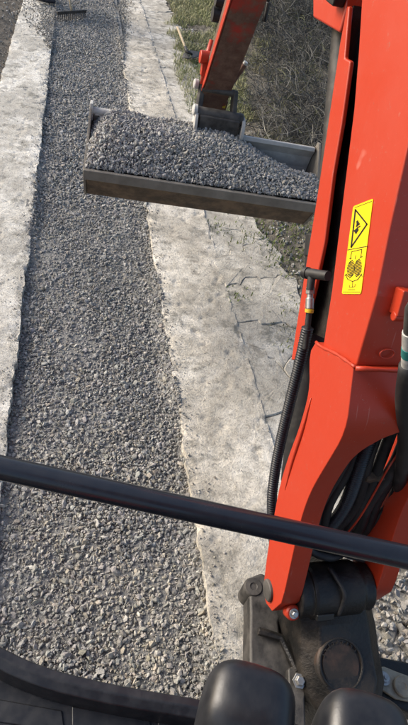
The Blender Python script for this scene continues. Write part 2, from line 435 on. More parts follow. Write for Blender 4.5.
for i, p in enumerate(sites):
    poly = [np.array(q) for q in ((.955, -1.5), (1.46 + .05 * math.sin(p[1] * 3), -1.5), (1.46 + .05 * math.sin(p[1] * 3), 10.5), (.955, 10.5))]
    for j, q in enumerate(sites):
        if i != j and abs(q[1] - p[1]) < 2.2: poly = clip_poly(poly, (p + q) / 2, q - p)
    if len(poly) < 3: continue
    c = sum(poly) / len(poly); ring = []
    for a in range(len(poly)):                          # wander along each broken side
        A, B = poly[a], poly[(a + 1) % len(poly)]; L = np.linalg.norm(B - A); k = max(1, int(L / .035))
        for t in range(k):
            q = A + (B - A) * t / k
            q = q + (np.array([fbm(q[0] * 14, q[1] * 11, 71, 4), fbm(q[0] * 11, q[1] * 11, 72, 4)]) - .5) * .14
            d = c - q; ring.append(q + d / max(np.linalg.norm(d), 1e-6) * random.uniform(.0, .0022))
    tilt = (random.uniform(-.03, .02), random.uniform(-.01, .01)); z0 = random.uniform(-.004, .003) - .012
    zt = lambda q: z0 + tilt[0] * (q[0] - c[0]) + tilt[1] * (q[1] - c[1])
    m = MB(); n = len(ring)
    V = [(q[0], q[1], zt(q) - .006) for q in ring] + [(q[0], q[1], -.11) for q in ring]
    inner = [c + (q - c) * (1 - .007 / max(np.linalg.norm(q - c), .02)) for q in ring]
    V += [(q[0], q[1], zt(q) + random.uniform(-.002, .002)) for q in inner] + [(c[0], c[1], zt(c) + random.uniform(-.004, .004))]
    Fc = [(k, (k + 1) % n, n + (k + 1) % n, n + k) for k in range(n)]
    Fc += [(k, 2 * n + k, 2 * n + (k + 1) % n, (k + 1) % n) for k in range(n)] + [(3 * n, 2 * n + (k + 1) % n, 2 * n + k) for k in range(n)]
    m.add(V, Fc); m.build('slab_piece', M['concrete_old'], apron)

# gravel bed: surface under, then the stones themselves
def bed_h(x, y):
    x = np.asarray(x, float); y = np.asarray(y, float)
    over = np.clip((y - 6.8) / 2.0, 0, 1) * .05
    dr = np.clip(1 - (XR - x) / .09, 0, 1) ** 1.5; dl = np.clip(1 - (x - XL) / .07, 0, 1) ** 1.5
    fr = dr * .052 * np.clip(fbm(y * 2.3, y * 0 + 2, 95, 4) * 2.2 - .45, 0, 1) + dl * .045 * np.clip(fbm(y * 2.6, y * 0 + 9, 96, 4) * 2.2 - .75, 0, 1)
    return -.048 + fr + over + .030 * (fbm(x * 2.2, y * 1.6, 91, 3) - .5) + .02 * (fbm(x * 7, y * 7, 92, 3) - .5)
xx = np.linspace(XL - .05, XR + .05, 60); yy = np.linspace(-2.4, 12, 900)
XX, YY = np.meshgrid(xx, yy)
props(grid_mesh('gravel_bed', XX, YY, bed_h(XX, YY) - .0065 + .011 * np.clip(fbm(XX * 3.2, YY * 2.4, 97, 4) * 2 - .5, 0, 1), M['gravel_base']), kind='structure')
N1, N2 = 50000, 27000
px = np.r_[RNG.uniform(XL - .012, XR + .014, N1), RNG.uniform(XL - .012, XR + .014, N2)]
py = np.r_[RNG.uniform(.25, 3.6, N1), RNG.uniform(3.6, 10.6, N2)]
sz = np.r_[np.exp(RNG.normal(math.log(.0070), .42, N1)), np.exp(RNG.normal(math.log(.0125), .32, N2))]
sz = np.clip(sz, .0035, .022)
pz = bed_h(px, py) + RNG.uniform(-.006, .004, N1 + N2) + sz * .25
tn = stone_tone(N1 + N2)
warm = np.clip((2.2 - py) / 1.6, 0, 1)[:, None] * np.clip(fbm(px * 3, py * 3, 99, 3) * 2 - .4, 0, 1)[:, None]
tn = tn * (1 + warm * np.array([.28, .23, .13]))
props(stones('gravel', np.stack([px, py, pz], 1), sz, tn), 'grey crushed stone filling the trench between the concrete strips', 'gravel', kind='stuff')

# stones strayed onto the concrete, the apron and the verge
def stray():
    P = []; Sz = []
    def put(x, y, z, s): P.append((x, y, z)); Sz.append(s)
    for _ in range(4200):                               # spilled heap at the far end of both strips
        yv = random.uniform(7.0, 10.2); side = random.random()
        if side < .55: xv = XL - abs(random.gauss(0, .22)) * (yv - 6.9) / 1.6
        else: xv = XR + abs(random.gauss(0, .10)) * (yv - 6.9) / 2
        put(xv, yv, .008 + random.uniform(-.004, .012), random.uniform(.006, .015))
    for _ in range(500):
        xv = random.choice((XL - abs(random.gauss(0, .025)), XR + abs(random.gauss(0, .03)), XR + abs(random.gauss(0, .03)))); put(xv, random.uniform(.2, 8), .001, random.uniform(.004, .009))
    for _ in range(5500):
        xv = random.choice((XL - abs(random.gauss(0, .05)), XR + abs(random.gauss(0, .05)), random.uniform(-.7, XL), random.uniform(XR, 1.3)))
        put(xv, random.uniform(.2, 8), .002, random.uniform(.0015, .0045) * (1.8 if random.random() < .06 else 1))
    for _ in range(2600):                               # stony strip beyond the apron
        xv = 1.42 + abs(random.gauss(0, .35)); yv = random.uniform(-.5, 9)
        put(xv, yv, float(verge_h(xv, yv)) + .006, random.uniform(.005, .022))
    for _ in range(900):                                # loose stone beside the boom foot
        xv = random.uniform(1.02, 1.5); yv = random.uniform(.25, 1.0)
        put(xv, yv, .0 + random.uniform(0, .012), random.uniform(.008, .022))
    for _ in range(500):
        xv = -.74 - abs(random.gauss(0, .3)); yv = random.uniform(4, 10)
        put(xv, yv, float(bank_h(xv, yv)) + .006, random.uniform(.006, .02))
    P = np.array(P); return P, np.array(Sz), stone_tone(len(P), (.27, .26, .24), .3, .10)
props(stones('stray_stones', *stray()), 'loose stones strewn over the concrete and the verge', 'stones', kind='stuff')

# grass, tufts and dead brush ---------------------------------------
def blades(name, px, py, pz, L, W, tone, lean=.6):
    n = len(px); a = RNG.uniform(0, 2 * np.pi, n); ln = RNG.uniform(.1, lean, n)
    dx, dy = np.cos(a), np.sin(a); b = np.stack([px, py, pz], 1)
    side = np.stack([-dy, dx, 0 * dx], 1) * W[:, None] * .5
    mid = b + np.stack([dx * ln * .35, dy * ln * .35, np.full(n, .6)], 1) * L[:, None]
    tip = b + np.stack([dx * ln, dy * ln, 1 - ln * .45], 1) * L[:, None]
    v = np.stack([b - side, b + side, mid + side * .8, mid - side * .8, tip], 1).reshape(-1, 3)
    o = np.arange(n)[:, None] * 5
    t = np.concatenate([o + [0, 1, 2], o + [0, 2, 3], o + [3, 2, 4]], 1).reshape(-1, 3)
    return np_mesh(name, v, t, M['plant'], np.repeat(tone, 5, 0))
n = 90000
gx = RNG.uniform(1.15, 4.2, n); gy = RNG.uniform(5.6, 16, n)
keep = (gx > 1.25 + .12 * (gy - 8) + .5 * (fbm(gx * 2, gy * 2, 44) - .5)) & (fbm(gx * 1.7, gy * 1.7, 45) > .36) & (gx < 1.85 + .15 * (gy - 5.6))
gx, gy = gx[keep], gy[keep]; n = len(gx)
mixv = np.clip(fbm(gx * 1.3, gy * 1.3, 46) * 1.6 - .3 + RNG.normal(0, .22, n), 0, 1)[:, None]
gt = (np.array([.40, .37, .23]) * (1 - mixv) + np.array([.21, .24, .10]) * mixv) * RNG.uniform(.7, 1.25, (n, 1))
props(blades('grass', gx, gy, verge_h(gx, gy) - .005, RNG.uniform(.04, .13, n), RNG.uniform(.005, .010, n), gt, .95), 'pale dry grass on the verge beyond the concrete', 'grass', kind='stuff')

def weeds():
    X, Y, Tn, Ls = [], [], [], []
    spots = [(1.62, 3.55, .20, 420, 1), (1.50, 3.1, .12, 160, 1), (1.75, 3.9, .22, 380, .7), (1.9, 3.2, .2, 240, .5), (1.45, 2.5, .1, 90, .8),
             (1.50, 4.6, .2, 200, .6), (1.22, 5.2, .12, 90, .8), (1.75, 2.6, .2, 200, .6), (1.03, 3.4, .05, 40, 1), (1.05, 2.6, .04, 35, 1), (1.25, 3.3, .09, 60, .8), (1.3, 2.2, .08, 50, .7), (1.12, 4.3, .06, 40, .9), (1.35, 1.6, .1, 60, .6)]
    for cx, cy, r_, k, gr in spots:
        for _ in range(k):
            X.append(cx + random.gauss(0, r_)); Y.append(cy + random.gauss(0, r_)); Ls.append(random.uniform(.012, .05))
            c = np.array([.10, .14, .03]) * gr + np.array([.24, .21, .12]) * (1 - gr); Tn.append(c * random.uniform(.6, 1.3))
    X, Y = np.array(X), np.array(Y)
    return X, Y, np.maximum(verge_h(X, Y), -.02), np.array(Ls), RNG.uniform(.004, .010, len(X)), np.array(Tn)
props(blades('ground_weeds', *weeds(), .9), 'low green weeds among the stones beside the cracked slab', 'weeds', kind='stuff')

def brush():
    clumps = []
    while len(clumps) < 360:
        cy = random.uniform(3.9, 14); cx = random.uniform(1.8, 8.5)
        if cx < 1.66 + .15 * (cy - 4.4) + random.uniform(0, .25) or cx > 3.6 + .46 * (cy - 4): continue
        clumps.append((cx, cy, random.uniform(.16, .34), random.uniform(.6, 1.25), random.uniform(.35, .95)))
    cl = np.array(clumps); n = 42000; seg = 4
    k = RNG.integers(0, len(cl), n); a = RNG.uniform(0, 2 * np.pi, n); rad = cl[k, 2] * np.sqrt(RNG.random(n)) * 1.25
    x = cl[k, 0] + rad * np.cos(a); y = cl[k, 1] + rad * np.sin(a)
    p = np.stack([x, y, verge_h(x, y) + RNG.random(n) ** 1.3 * cl[k, 4] * np.clip(1.15 - rad / (cl[k, 2] * 1.25), .1, 1)], 1)
    b = RNG.uniform(0, 2 * np.pi, n); el = RNG.uniform(-.1, 1.15, n)
    d = np.stack([np.cos(b) * np.cos(el), np.sin(b) * np.cos(el), np.sin(el)], 1)
    bend = RNG.normal(0, .9, (n, 3)); bend[:, 2] -= .35
    L = RNG.uniform(.10, .38, n)[:, None]; r0 = RNG.uniform(.0018, .0048, n)[:, None]
    V = []
    for i in range(seg + 1):
        u = np.cross(d, [.3, .5, .81]); u /= np.linalg.norm(u, axis=1)[:, None] + 1e-9; w = np.cross(d, u); rr = r0 * (1 - .7 * i / seg)
        V += [p + u * rr, p + (-.5 * u + .87 * w) * rr, p + (-.5 * u - .87 * w) * rr]
        p = p + d * L / seg; d = d + bend / seg + RNG.normal(0, .14, (n, 3)); d /= np.linalg.norm(d, axis=1)[:, None]
    nv = 3 * (seg + 1); V = np.stack(V, 1).reshape(-1, 3); f = []
    for i in range(seg):
        for q in range(3):
            a_, b_ = i * 3 + q, i * 3 + (q + 1) % 3; f += [(a_, b_, b_ + 3, a_ + 3)]
    T = (np.array(f)[None] + (np.arange(n) * nv)[:, None, None]).reshape(-1, 4)
    C = np.array([.085, .084, .079])[None] * (cl[k, 3] * RNG.uniform(.5, 1.5, n))[:, None]
    w_ = RNG.random(n) < .09; C[w_] = np.array([.25, .24, .205]) * RNG.uniform(.7, 1.15, (w_.sum(), 1))
    g_ = RNG.random(n) < .06; C[g_] = np.array([.12, .13, .06]) * RNG.uniform(.7, 1.15, (g_.sum(), 1))
    return V, T, np.repeat(C, nv, 0)
bv, bt, bc = brush()
props(np_mesh('brushwood', bv, bt, M['plant'], bc), 'tangle of grey dead twigs and brush on the verge behind the bucket', 'brushwood', kind='stuff')
def tufts():
    X, Y, Tn, Ls = [], [], [], []
    for _ in range(26):
        cy = random.uniform(4.8, 9.5); cx = 1.72 + .20 * (cy - 4.6) + random.gauss(.1, .28); k = random.randint(25, 70); gr = random.random() * .5
        for _ in range(k):
            X.append(cx + random.gauss(0, .06)); Y.append(cy + random.gauss(0, .06)); Ls.append(random.uniform(.06, .26))
            Tn.append((np.array([.30, .28, .17]) * (1 - gr) + np.array([.14, .17, .06]) * gr) * random.uniform(.6, 1.25))
    X, Y = np.array(X), np.array(Y)
    return X, Y, verge_h(X, Y) - .01, np.array(Ls), RNG.uniform(.003, .006, len(X)), np.array(Tn)
props(blades('dry_grass_tufts', *tufts(), .9), 'straw coloured grass tufts at the edge of the brush', 'grass', kind='stuff')

# ================================================================== THE EXCAVATOR
EX = empty('excavator', (.71, .1, 0), 'red mini excavator with raised boom, black cab rail and gravel-filled grading bucket', 'excavator')
BX0, BX1 = .55, .87                                     # left and right face of the boom
BW = BX1 - BX0
px_ = lambda pts, X=BX0: [onx(u, v, X) for u, v in pts]

# --- boom: upper box section, bending forward above
front = px_([(360, -5), (356.5, 52), (352, 109), (344, 174.5), (335.5, 244), (330, 290), (321, 348)])
rear = px_([(354, 366), (374, 296), (387, 230), (408, 135)])
up_r = Vector((BX0, 1.06, 2.26)); up_f = Vector((BX0, 1.36, 2.12))
pb = front[::-1] + [up_f, Vector((BX0, 1.62, 2.27)), Vector((BX0, 2.06, 2.33)), Vector((BX0, 2.10, 2.47)), Vector((BX0, 1.58, 2.50)), Vector((BX0, 1.22, 2.41)), up_r] + rear[::-1]
m = MB(); m.prism([p + Vector((.004, 0, 0)) for p in pb], (BW - .008, 0, 0))
boom = m.build('boom', M['red'], EX, bevel=.0035, segs=4, flat=True)

# --- boom fork: casting with the arch cut out of it
fk_front = [(318, 342), (312.5, 352), (311.5, 366), (311.5, 382), (309, 400), (301, 428), (291, 455), (282, 485), (275.5, 518), (270.5, 545), (266.5, 575), (265.5, 592), (268, 603), (274, 611)]
fk_rear = [(283, 603), (286.5, 591), (293, 562), (300, 531), (307, 507), (316, 486), (332, 459), (343, 440), (349.5, 420), (353, 392), (356, 367)]
sm2 = lambda pts, n: [(p.x, p.y) for p in spline([(a, b, 0) for a, b in pts], n)]
pf = px_(sm2(fk_front, 30)) + px_(sm2(fk_rear, 26))
m = MB(); m.prism([p + Vector((-.006, 0, 0)) for p in pf], (BW + .012, 0, 0))
fork = m.build('boom_fork', M['red'], None)
ct = MB(); wc = (BX0 + BX1) / 2; hw = .112; arc = []
d_cut = Vector((0, .92, .40))                           # through the casting, front to back
org = Vector((wc, .545, 1.10))
upv = Vector((0, -.40, .92))
for k in range(25):
    a = math.pi * k / 24; arc.append(org + Vector((hw * math.cos(a), 0, 0)) + upv * (.01 + .115 * math.sin(a) ** .8))
arc += [org + Vector((-hw, 0, 0)) - upv * .9, org + Vector((hw, 0, 0)) - upv * .9]
ct.prism([p - d_cut * .6 for p in arc], d_cut * 1.2)
cutter = ct.build('cutter', M['red'], None)
bo = fork.modifiers.new('b', 'BOOLEAN'); bo.operation = 'DIFFERENCE'; bo.object = cutter; bo.solver = 'EXACT'
dg = bpy.context.evaluated_depsgraph_get(); me2 = bpy.data.meshes.new_from_object(fork.evaluated_get(dg))
fork.modifiers.clear(); fork.data = me2; bpy.data.objects.remove(cutter)
me2.polygons.foreach_set('use_smooth', [True] * len(me2.polygons))
bv_ = fork.modifiers.new('bevel', 'BEVEL'); bv_.width = .005; bv_.segments = 3; bv_.limit_method = 'ANGLE'; bv_.angle_limit = R(35)
bv_.harden_normals = True
attach(fork, EX)

# fillet weld where box section meets casting, on side and rear
def onb(u, v, dx=0.): return onx(u, v, BX0 + dx)
m = MB()
a, b = onb(318, 345, -.004), onb(355, 367, -.004)
m.tube(spline([a + Vector((0, .012, -.002)), a.lerp(b, .1) , a.lerp(b, .5) + Vector((0, 0, .004)), b], 14), [.0036 + .0008 * math.sin(i * 2.1) for i in range(14)], 8)
m.tube(spline([b + Vector((0, -.004, 0)), b + Vector((.05, -.010, .004)), b + Vector((.16, -.010, .002)), b + Vector((.30, -.008, .002)), b + Vector((.325, 0, 0))], 18), [.0052 + .0008 * math.sin(i * 1.7) for i in range(18)], 8)
m.build('weld_bead', M['red'], boom, smooth=True)
# raised rib on the leg of the fork
m = MB(); q = spline([onb(311, 398, -.007), onb(303, 428, -.008), onb(292, 462, -.008), onb(285, 490, -.006)], 12)
m.tube(q, [.001, .002, .003, .004, .0045, .0045, .0045, .004, .004, .003, .002, .001], 8)
m.build('cast_rib', M['red'], fork, smooth=True)
# oval cast mark on the rear face
rr0, rr1 = onb(355, 369), onb(374, 296)
along = (rr1 - rr0).normalized(); rn = Vector((1, 0, 0)).cross(along).normalized()
if rn.y > 0: rn = -rn
c0 = rr0 + along * .035 + Vector((.062, 0, 0)) + rn * .001
m = MB(); m.torus(c0, rn, .016, .0022, 28, 6, .62, (1, 0, 0)); m.build('oval_weld_mark', M['red'], boom, smooth=True)
# hose lug on the rear face
m = MB(); c1 = rr0 + along * .148 + Vector((.050, 0, 0)) + rn * .012
m.box(c1, Vector((.018, 0, 0)), along * .052, rn * .030); m.box(c1 + Vector((.035, 0, 0)) + along * .020, Vector((.06, 0, 0)), along * .010, rn * .026)
m.tube([c1 - along * .028 - Vector((.010, 0, 0)) + rn * .004, c1 - along * .028 + Vector((.012, 0, 0)) + rn * .004], .010, 10)
m.build('hose_lug', M['red'], boom, bevel=.004, segs=3)

# pin boss and retaining bolt at the foot of the left leg
pin = onb(271.3, 590); m = MB()
m.lathe(pin + Vector((-.006, 0, 0)), (-1, 0, 0), [(0, .030), (.006, .030), (.009, .027)], 28, 0)
m.build('pin_boss', M['cast_grey'], fork, smooth='auto')
m = MB(); bp = onx(289, 607, .585) + Vector((0, -.02, .02))
m.lathe(bp + Vector((0, .012, -.02)), (0, -.6, .8), [(0, .021), (.022, .021), (.026, .017)], 20, 0)
m.build('bolt_boss', M['red'], fork, smooth='auto')
m = MB(); m.lathe(bp + Vector((0, -.004, .001)), (0, -.6, .8), [(0, .0135), (.003, .0135)], 20); m.lathe(bp + Vector((0, -.006, .0035)), (0, -.6, .8), [(0, .009), (.007, .009), (.009, .007)], 6)
m.build('bolt', M['steel'], fork, bevel=.001)

# --- warning sticker: yellow vinyl with black print lying 1 mm proud of the paint
def sk(u, v, d): return onx(325 + u / 6.58, 190 + v / 6.58, BX0 + .004 - d)
m = MB()
out = [(187, 108), (318, 56), (238, 684), (112, 684)]
def rounded(c, k=.06):
    o = []
    for i in range(4):
        p, q, r_ = np.array(c[i - 1], float), np.array(c[i], float), np.array(c[(i + 1) % 4], float)
        o += [q + (p - q) * k * 30 / np.linalg.norm(p - q) * 5, q + (r_ - q) * k * 30 / np.linalg.norm(r_ - q) * 5]
    return o
m.prism([sk(*q, .0008) for q in rounded(out, .05)], (-.0008, 0, 0), 0)
def stroke(pts, w, closed=False):
    pts = [np.array(p, float) for p in pts]
    for i in range(len(pts) - (0 if closed else 1)):
        a, b = pts[i], pts[(i + 1) % len(pts)]; d = (b - a) / max(np.linalg.norm(b - a), 1e-6); nn = np.array([-d[1], d[0]]) * w / 2
        a2, b2 = a - d * w * .4, b + d * w * .4
        m.prism([sk(*(a2 + nn), .0018), sk(*(b2 + nn), .0018), sk(*(b2 - nn), .0018), sk(*(a2 - nn), .0018)], (-.0003, 0, 0), 1)
def blob(pts): m.prism([sk(*p, .0018) for p in pts], (-.0004, 0, 0), 1)
stroke([(200, 130), (276, 225), (172, 376)], 9, True)
stroke([(150, 394), (280, 370)], 4); stroke([(196, 116), (308, 74)], 2.5); stroke([(118, 672), (236, 672)], 2.5)
# crush symbol: block, hand, arrow
blob([(206, 205), (217, 198), (221, 222), (209, 231)]); blob([(196, 262), (214, 246), (222, 262), (203, 290)])
stroke([(206, 240), (226, 222)], 8); stroke([(212, 250), (230, 238)], 7); stroke([(208, 232), (222, 212)], 6); stroke([(193, 268), (204, 285)], 8)
# lower pictogram
stroke([(166, 455), (176, 406), (242, 390), (236, 440)], 3.5); stroke([(160, 452), (174, 448)], 3.5); stroke([(230, 444), (246, 438)], 3.5)
stroke([(202, 430), (197, 455)], 2.5)
for cx, cy in ((170, 520), (216, 512)):
    for k in range(-5, 6):
        hh = 58 * math.sqrt(max(0, 1 - (k / 5.6) ** 2)); yy0 = cy + k * 10
        w_ = 24 * math.sqrt(max(0, 1 - (k / 5.6) ** 2))
        stroke([(cx - w_, yy0 + 8), (cx + w_, yy0 - 8)], 5)
stroke([(136, 556), (148, 586), (180, 602), (214, 590), (236, 560)], 4); stroke([(130, 566), (140, 552), (148, 566)], 3); stroke([(228, 570), (240, 552), (244, 572)], 3)
stroke([(182, 602), (180, 640)], 2.5); stroke([(160, 626), (160, 640), (196, 636), (198, 620)], 2.5); stroke([(152, 656), (196, 656)], 3)
m.build('warning_sticker', [M['yellow'], M['ink']], boom)

# --- guard in front of the boom cylinder, cylinder, its port and hose
GX = .60
gl = [(346.5, 6), (339.5, 44), (319, 183), (302, 288), (291, 360)]
gr_ = [(296, 360), (314, 290), (324, 242), (332.5, 174), (341.5, 122), (350, 61), (344.5, 58), (349, 6)]
m = MB(); m.prism(px_(gl, GX) + px_(gr_, GX), (.012, 0, 0))
guard = m.build('cylinder_guard', M['red'], EX, bevel=.004, segs=3)
m = MB(); m.prism([p + Vector((.19, 0, 0)) for p in px_(gl, GX) + px_(gr_, GX)], (.012, 0, 0)); m.build('far_guard_plate', M['red'], guard, bevel=.004)
m = MB(); m.prism([p + Vector((.0125, 0, 0)) for p in px_(gl, GX)] + [p + Vector((.0125, -.012, .006)) for p in px_(gl, GX)[::-1]], (.177, 0, 0)); m.build('guard_web', M['cast'], guard)  # web coloured dark for the shade inside the guard
CX = .70
cy0 = onx(341, 40, CX - .03); cy1 = onx(324, 246, CX - .03); cy2 = onx(300, 445, CX - .03)
dv = (cy0 - cy2).normalized()
back = Vector((0, -.82, .57)) * .0
m = MB(); m.tube([cy2 - dv * .12, cy1 + dv * .02], .048, 24); m.tube([cy1 - dv * .03, cy1 + dv * .03], .053, 24)
cyl = m.build('boom_cylinder', M['rubber'], EX, bevel=.004)
m = MB(); m.tube([cy1, cy0 + dv * .35], .030, 20); m.build('cylinder_rod', M['dark_iron'], cyl, smooth='auto')
# dark plate filling the gap, stands in for the shade of the cavity
m = MB(); m.prism([onx(349, 6, .64), onx(366, 20, .64), onx(366, 75, .64), onx(358, 150, .64), onx(345, 235, .64), onx(328, 340, .64), onx(306, 330, .64), onx(330, 180, .63), onx(345, 60, .63)], (.02, 0, 0))
m.build('gap_shade_plate', M['cast'], guard)
# port elbow, nut, ferrule and the ribbed hose
HX = .575
e0, e1 = onx(328, 276, HX + .012), onx(307, 273, HX - .012)
m = MB(); m.tube([e0, e1], [.012, .013], 14); m.lathe(e1 + (e0 - e1).normalized() * .004, e1 - e0, [(0, .015), (.012, .015), (.013, .010), (.006, .009), (.006, .001)], 18)
m.tube([e1 + (e0 - e1) * .25, onx(310, 290, HX - .008)], .010, 12)
port = m.build('port_elbow', M['rubber'], cyl, smooth='auto')
p0, p1, p2, p3, p4 = [onx(u, v, HX - .006) for u, v in ((310.5, 287), (310, 294), (309.5, 309), (309, 312.5), (307, 331))]
m = MB(); m.lathe(p0, p1 - p0, [(0, .0115), ((p1 - p0).length, .0115)], 6, 0); m.tube([p1, p1.lerp(p2, .25), p1.lerp(p2, .3), p2], [.008, .008, .0105, .0105], 14, True, 0)
m.tube([p2, p3], .0112, 14, True, 1); m.tube([p3, p4, p4 + (p4 - p3)], .0075, 12, True, 2)
m.build('hose_fitting', [M['steel'], M['yellow_band'], M['rubber']], cyl, bevel=.0012)
def ribbed(name, pts, r0, parent, material=None, pitch=.0072):
    L = sum((Vector(pts[i + 1]) - Vector(pts[i])).length for i in range(len(pts) - 1)); n = int(L / pitch * 4)
    m = MB(); m.tube(spline(pts, n), [r0 * (1.0 if (i % 4) in (0, 1) else .80) for i in range(n)], 14)
    return m.build(name, material or M['sleeve'], parent, smooth=True)
hp = [onx(307.5, 328, HX - .004), onx(300, 362, HX), onx(290.5, 400, HX + .004), onx(281, 440, HX + .006), onx(274.5, 475, HX + .006), onx(272, 508, HX + .010), onx(277, 560, HX + .05), onx(300, 600, HX + .09)]
ribbed('ribbed_hose', hp, .0155, EX)

# --- bracket at the upper edge of the frame
m = MB()
m.prism([onx(u, v, .60) for u, v in ((312.5, -60), (312.5, 17.5), (339, 33), (345, 10), (352, -60))], (.16, 0, 0))
br = m.build('lamp_bracket', M['red'], EX, bevel=.006, segs=3)
m = MB(); m.box(onx(338, -8, .585), (.03, 0, 0), (0, .05, .0), (0, 0, .05)); m.build('lamp_socket', M['ink'], br, bevel=.004)

# --- hoses running through the fork
def hose(name, pts, r_, material, parent=EX, n=40):
    m = MB(); m.tube(spline(pts, n), r_, 12); return m.build(name, material, parent, smooth=True)
def fz(x, yv, z): return Vector((x, yv, z))
bundle = [(.640, .013, 0), (.664, .0155, 0), (.694, .018, 1), (.726, .0155, 0), (.752, .014, 0), (.778, .0165, 0), (.806, .0155, 0), (.826, .011, 0)]
for k, (x_, r_, rib) in enumerate(bundle):
    o_ = .014 * math.sin(k * 2.3); w_ = .012 * math.sin(k * 1.3 + 1)
    pts = [fz(x_, .84 + o_, 1.46), fz(x_ + .3 * w_, .70 + o_, 1.24), fz(x_ + w_, .635 + o_ * .6, 1.06), fz(x_ - w_, .60 + o_ * .4, .90), fz(x_ + w_, .585, .77), fz(x_, .60, .66), fz(x_, .63, .48)]
    if rib: ribbed('ribbed_hose', pts, r_, EX)
    else: hose('hose', pts, r_, M['rubber'])
hose('thin_red_wire', [fz(.764, .76, 1.40), fz(.762, .635, 1.20), fz(.752, .60, 1.04), fz(.735, .565, .90), fz(.73, .56, .80)], .0026, M['red'])
m = MB(); m.box(fz(.762, .62, .985), (.085, 0, 0), (0, .02, .01), (0, -.015, .055)); m.build('hose_clamp', M['bucket_under'], EX, bevel=.004)
hose('hose', [fz(.606, .60, .92), fz(.618, .575, .83), fz(.66, .555, .765), fz(.74, .535, .742), fz(.80, .52, .729)], .013, M['rubber'])
hose('hose', [fz(.612, .58, .80), fz(.64, .55, .745), fz(.70, .53, .729), fz(.76, .55, .71)], .012, M['rubber'])
# big hose at the right edge with its coloured coupling
k0 = [ony(410.5, 318, .58), ony(409.5, 332, .58), ony(409.0, 347, .58), ony(408.5, 356, .58), ony(408.0, 365, .58)]
m = MB(); m.tube([k0[0] + (k0[0] - k0[1]) * 2.6 + Vector((.03, 0, 0)), k0[0] + (k0[0] - k0[1]) * .6, k0[0], k0[1]], .0105, 14, True, 0); m.tube([k0[1], k0[2]], .0125, 14, True, 1)
m.tube([k0[2], k0[3]], .0132, 14, True, 2); m.tube([k0[3], k0[4]], .0125, 14, True, 1)
rh = hose('black_hose', [k0[4], ony(403.5, 400, .58), ony(405, 440, .585), ony(400, 480, .60), ony(394, 520, .62), fz(.83, .62, .80), fz(.80, .64, .6)], .0165, M['rubber'])
m.build('hose_coupling', [M['cast_grey'], M['white_band'], M['teal']], rh, bevel=.001)

# --- swing bracket: barrel between the fork legs, cast body, king pin cover
PV = Vector((0, pin.y, pin.z)); pvy, pvz = .475, .645
m = MB()
m.tube([(.5985, pvy, pvz), (.63, pvy, pvz), (.64, pvy, pvz), (.78, pvy, pvz), (.79, pvy, pvz), (.8215, pvy, pvz)], [.066, .066, .074, .074, .066, .066], 32)
def loft(secs):
    vs = []; n = len(secs[0])
    for s_ in secs: vs += s_
    fs = [(i * n + k, i * n + (k + 1) % n, (i + 1) * n + (k + 1) % n, (i + 1) * n + k) for i in range(len(secs) - 1) for k in range(n)]
    fs += [tuple(range(n))[::-1], tuple(range((len(secs) - 1) * n, len(secs) * n))]
    m.add(vs, fs)
def sec(yv, zt_, zb, x0, x1, e=.045):
    return [(x0 + e, yv, zt_), (x1 - e, yv, zt_), (x1, yv, zt_ - e), (x1, yv, zb), (x0, yv, zb), (x0, yv, zt_ - e)]
loft([sec(.515, .70, .42, .60, .82), sec(.44, .685, .40, .605, .825), sec(.385, .625, .38, .615, .85), sec(.33, .585, .36, .61, .855), sec(.255, .565, .35, .615, .85), sec(.20, .545, .35, .65, .82)])
sb = m.build('swing_bracket', M['cast'], EX, bevel=.018, segs=4)
dc = onz(340, 665, .590)
dn_ = Vector((0, -.36, .93)).normalized(); dc = onz(340, 664, .575); m = MB(); m.lathe(dc - dn_ * .024, dn_, [(0, .070), (.026, .069), (.030, .065), (.0302, .061), (.027, .061), (.027, .053), (.030, .052), (.030, .001)], 48)
disc = m.build('king_pin_cover', M['rust'], sb, smooth='auto')
m = MB(); m.torus(dc + dn_ * .0062, dn_, .062, .0035, 56, 8); fw = Vector((0, .93, .36)).normalized()
for k in range(9):                                      # worn cast lettering round the rim: short raised strokes
    a = R(150 - k * 15); rv = Vector((1, 0, 0)) * math.cos(a) + fw * math.sin(a); tv = dn_.cross(rv); p = dc + dn_ * .0068 + rv * .0535
    m.box(p, tv * .0025, rv * .009, dn_ * .003)
    m.box(p + tv * .003 + rv * (.003 if k % 2 else -.003), tv * .005, rv * .0022, dn_ * .003)
m.build('cast_ring', M['cast'], sb, smooth='auto')
m = MB(); sl = onz(325, 613, .665); m.box((sl.x, sl.y - .004, .655), (.052, 0, 0), (0, .016, -.012), (0, .012, .016)); m.build('slot_shade_block', M['ink'], sb, bevel=.004)  # black block in place of the shaded recess
# grease line and bits on the barrel
hose('grease_line', [fz(.69, .505, .722), fz(.70, .47, .727), fz(.712, .43, .715), fz(.705, .40, .66)], .006, M['rubber'], sb, 16)

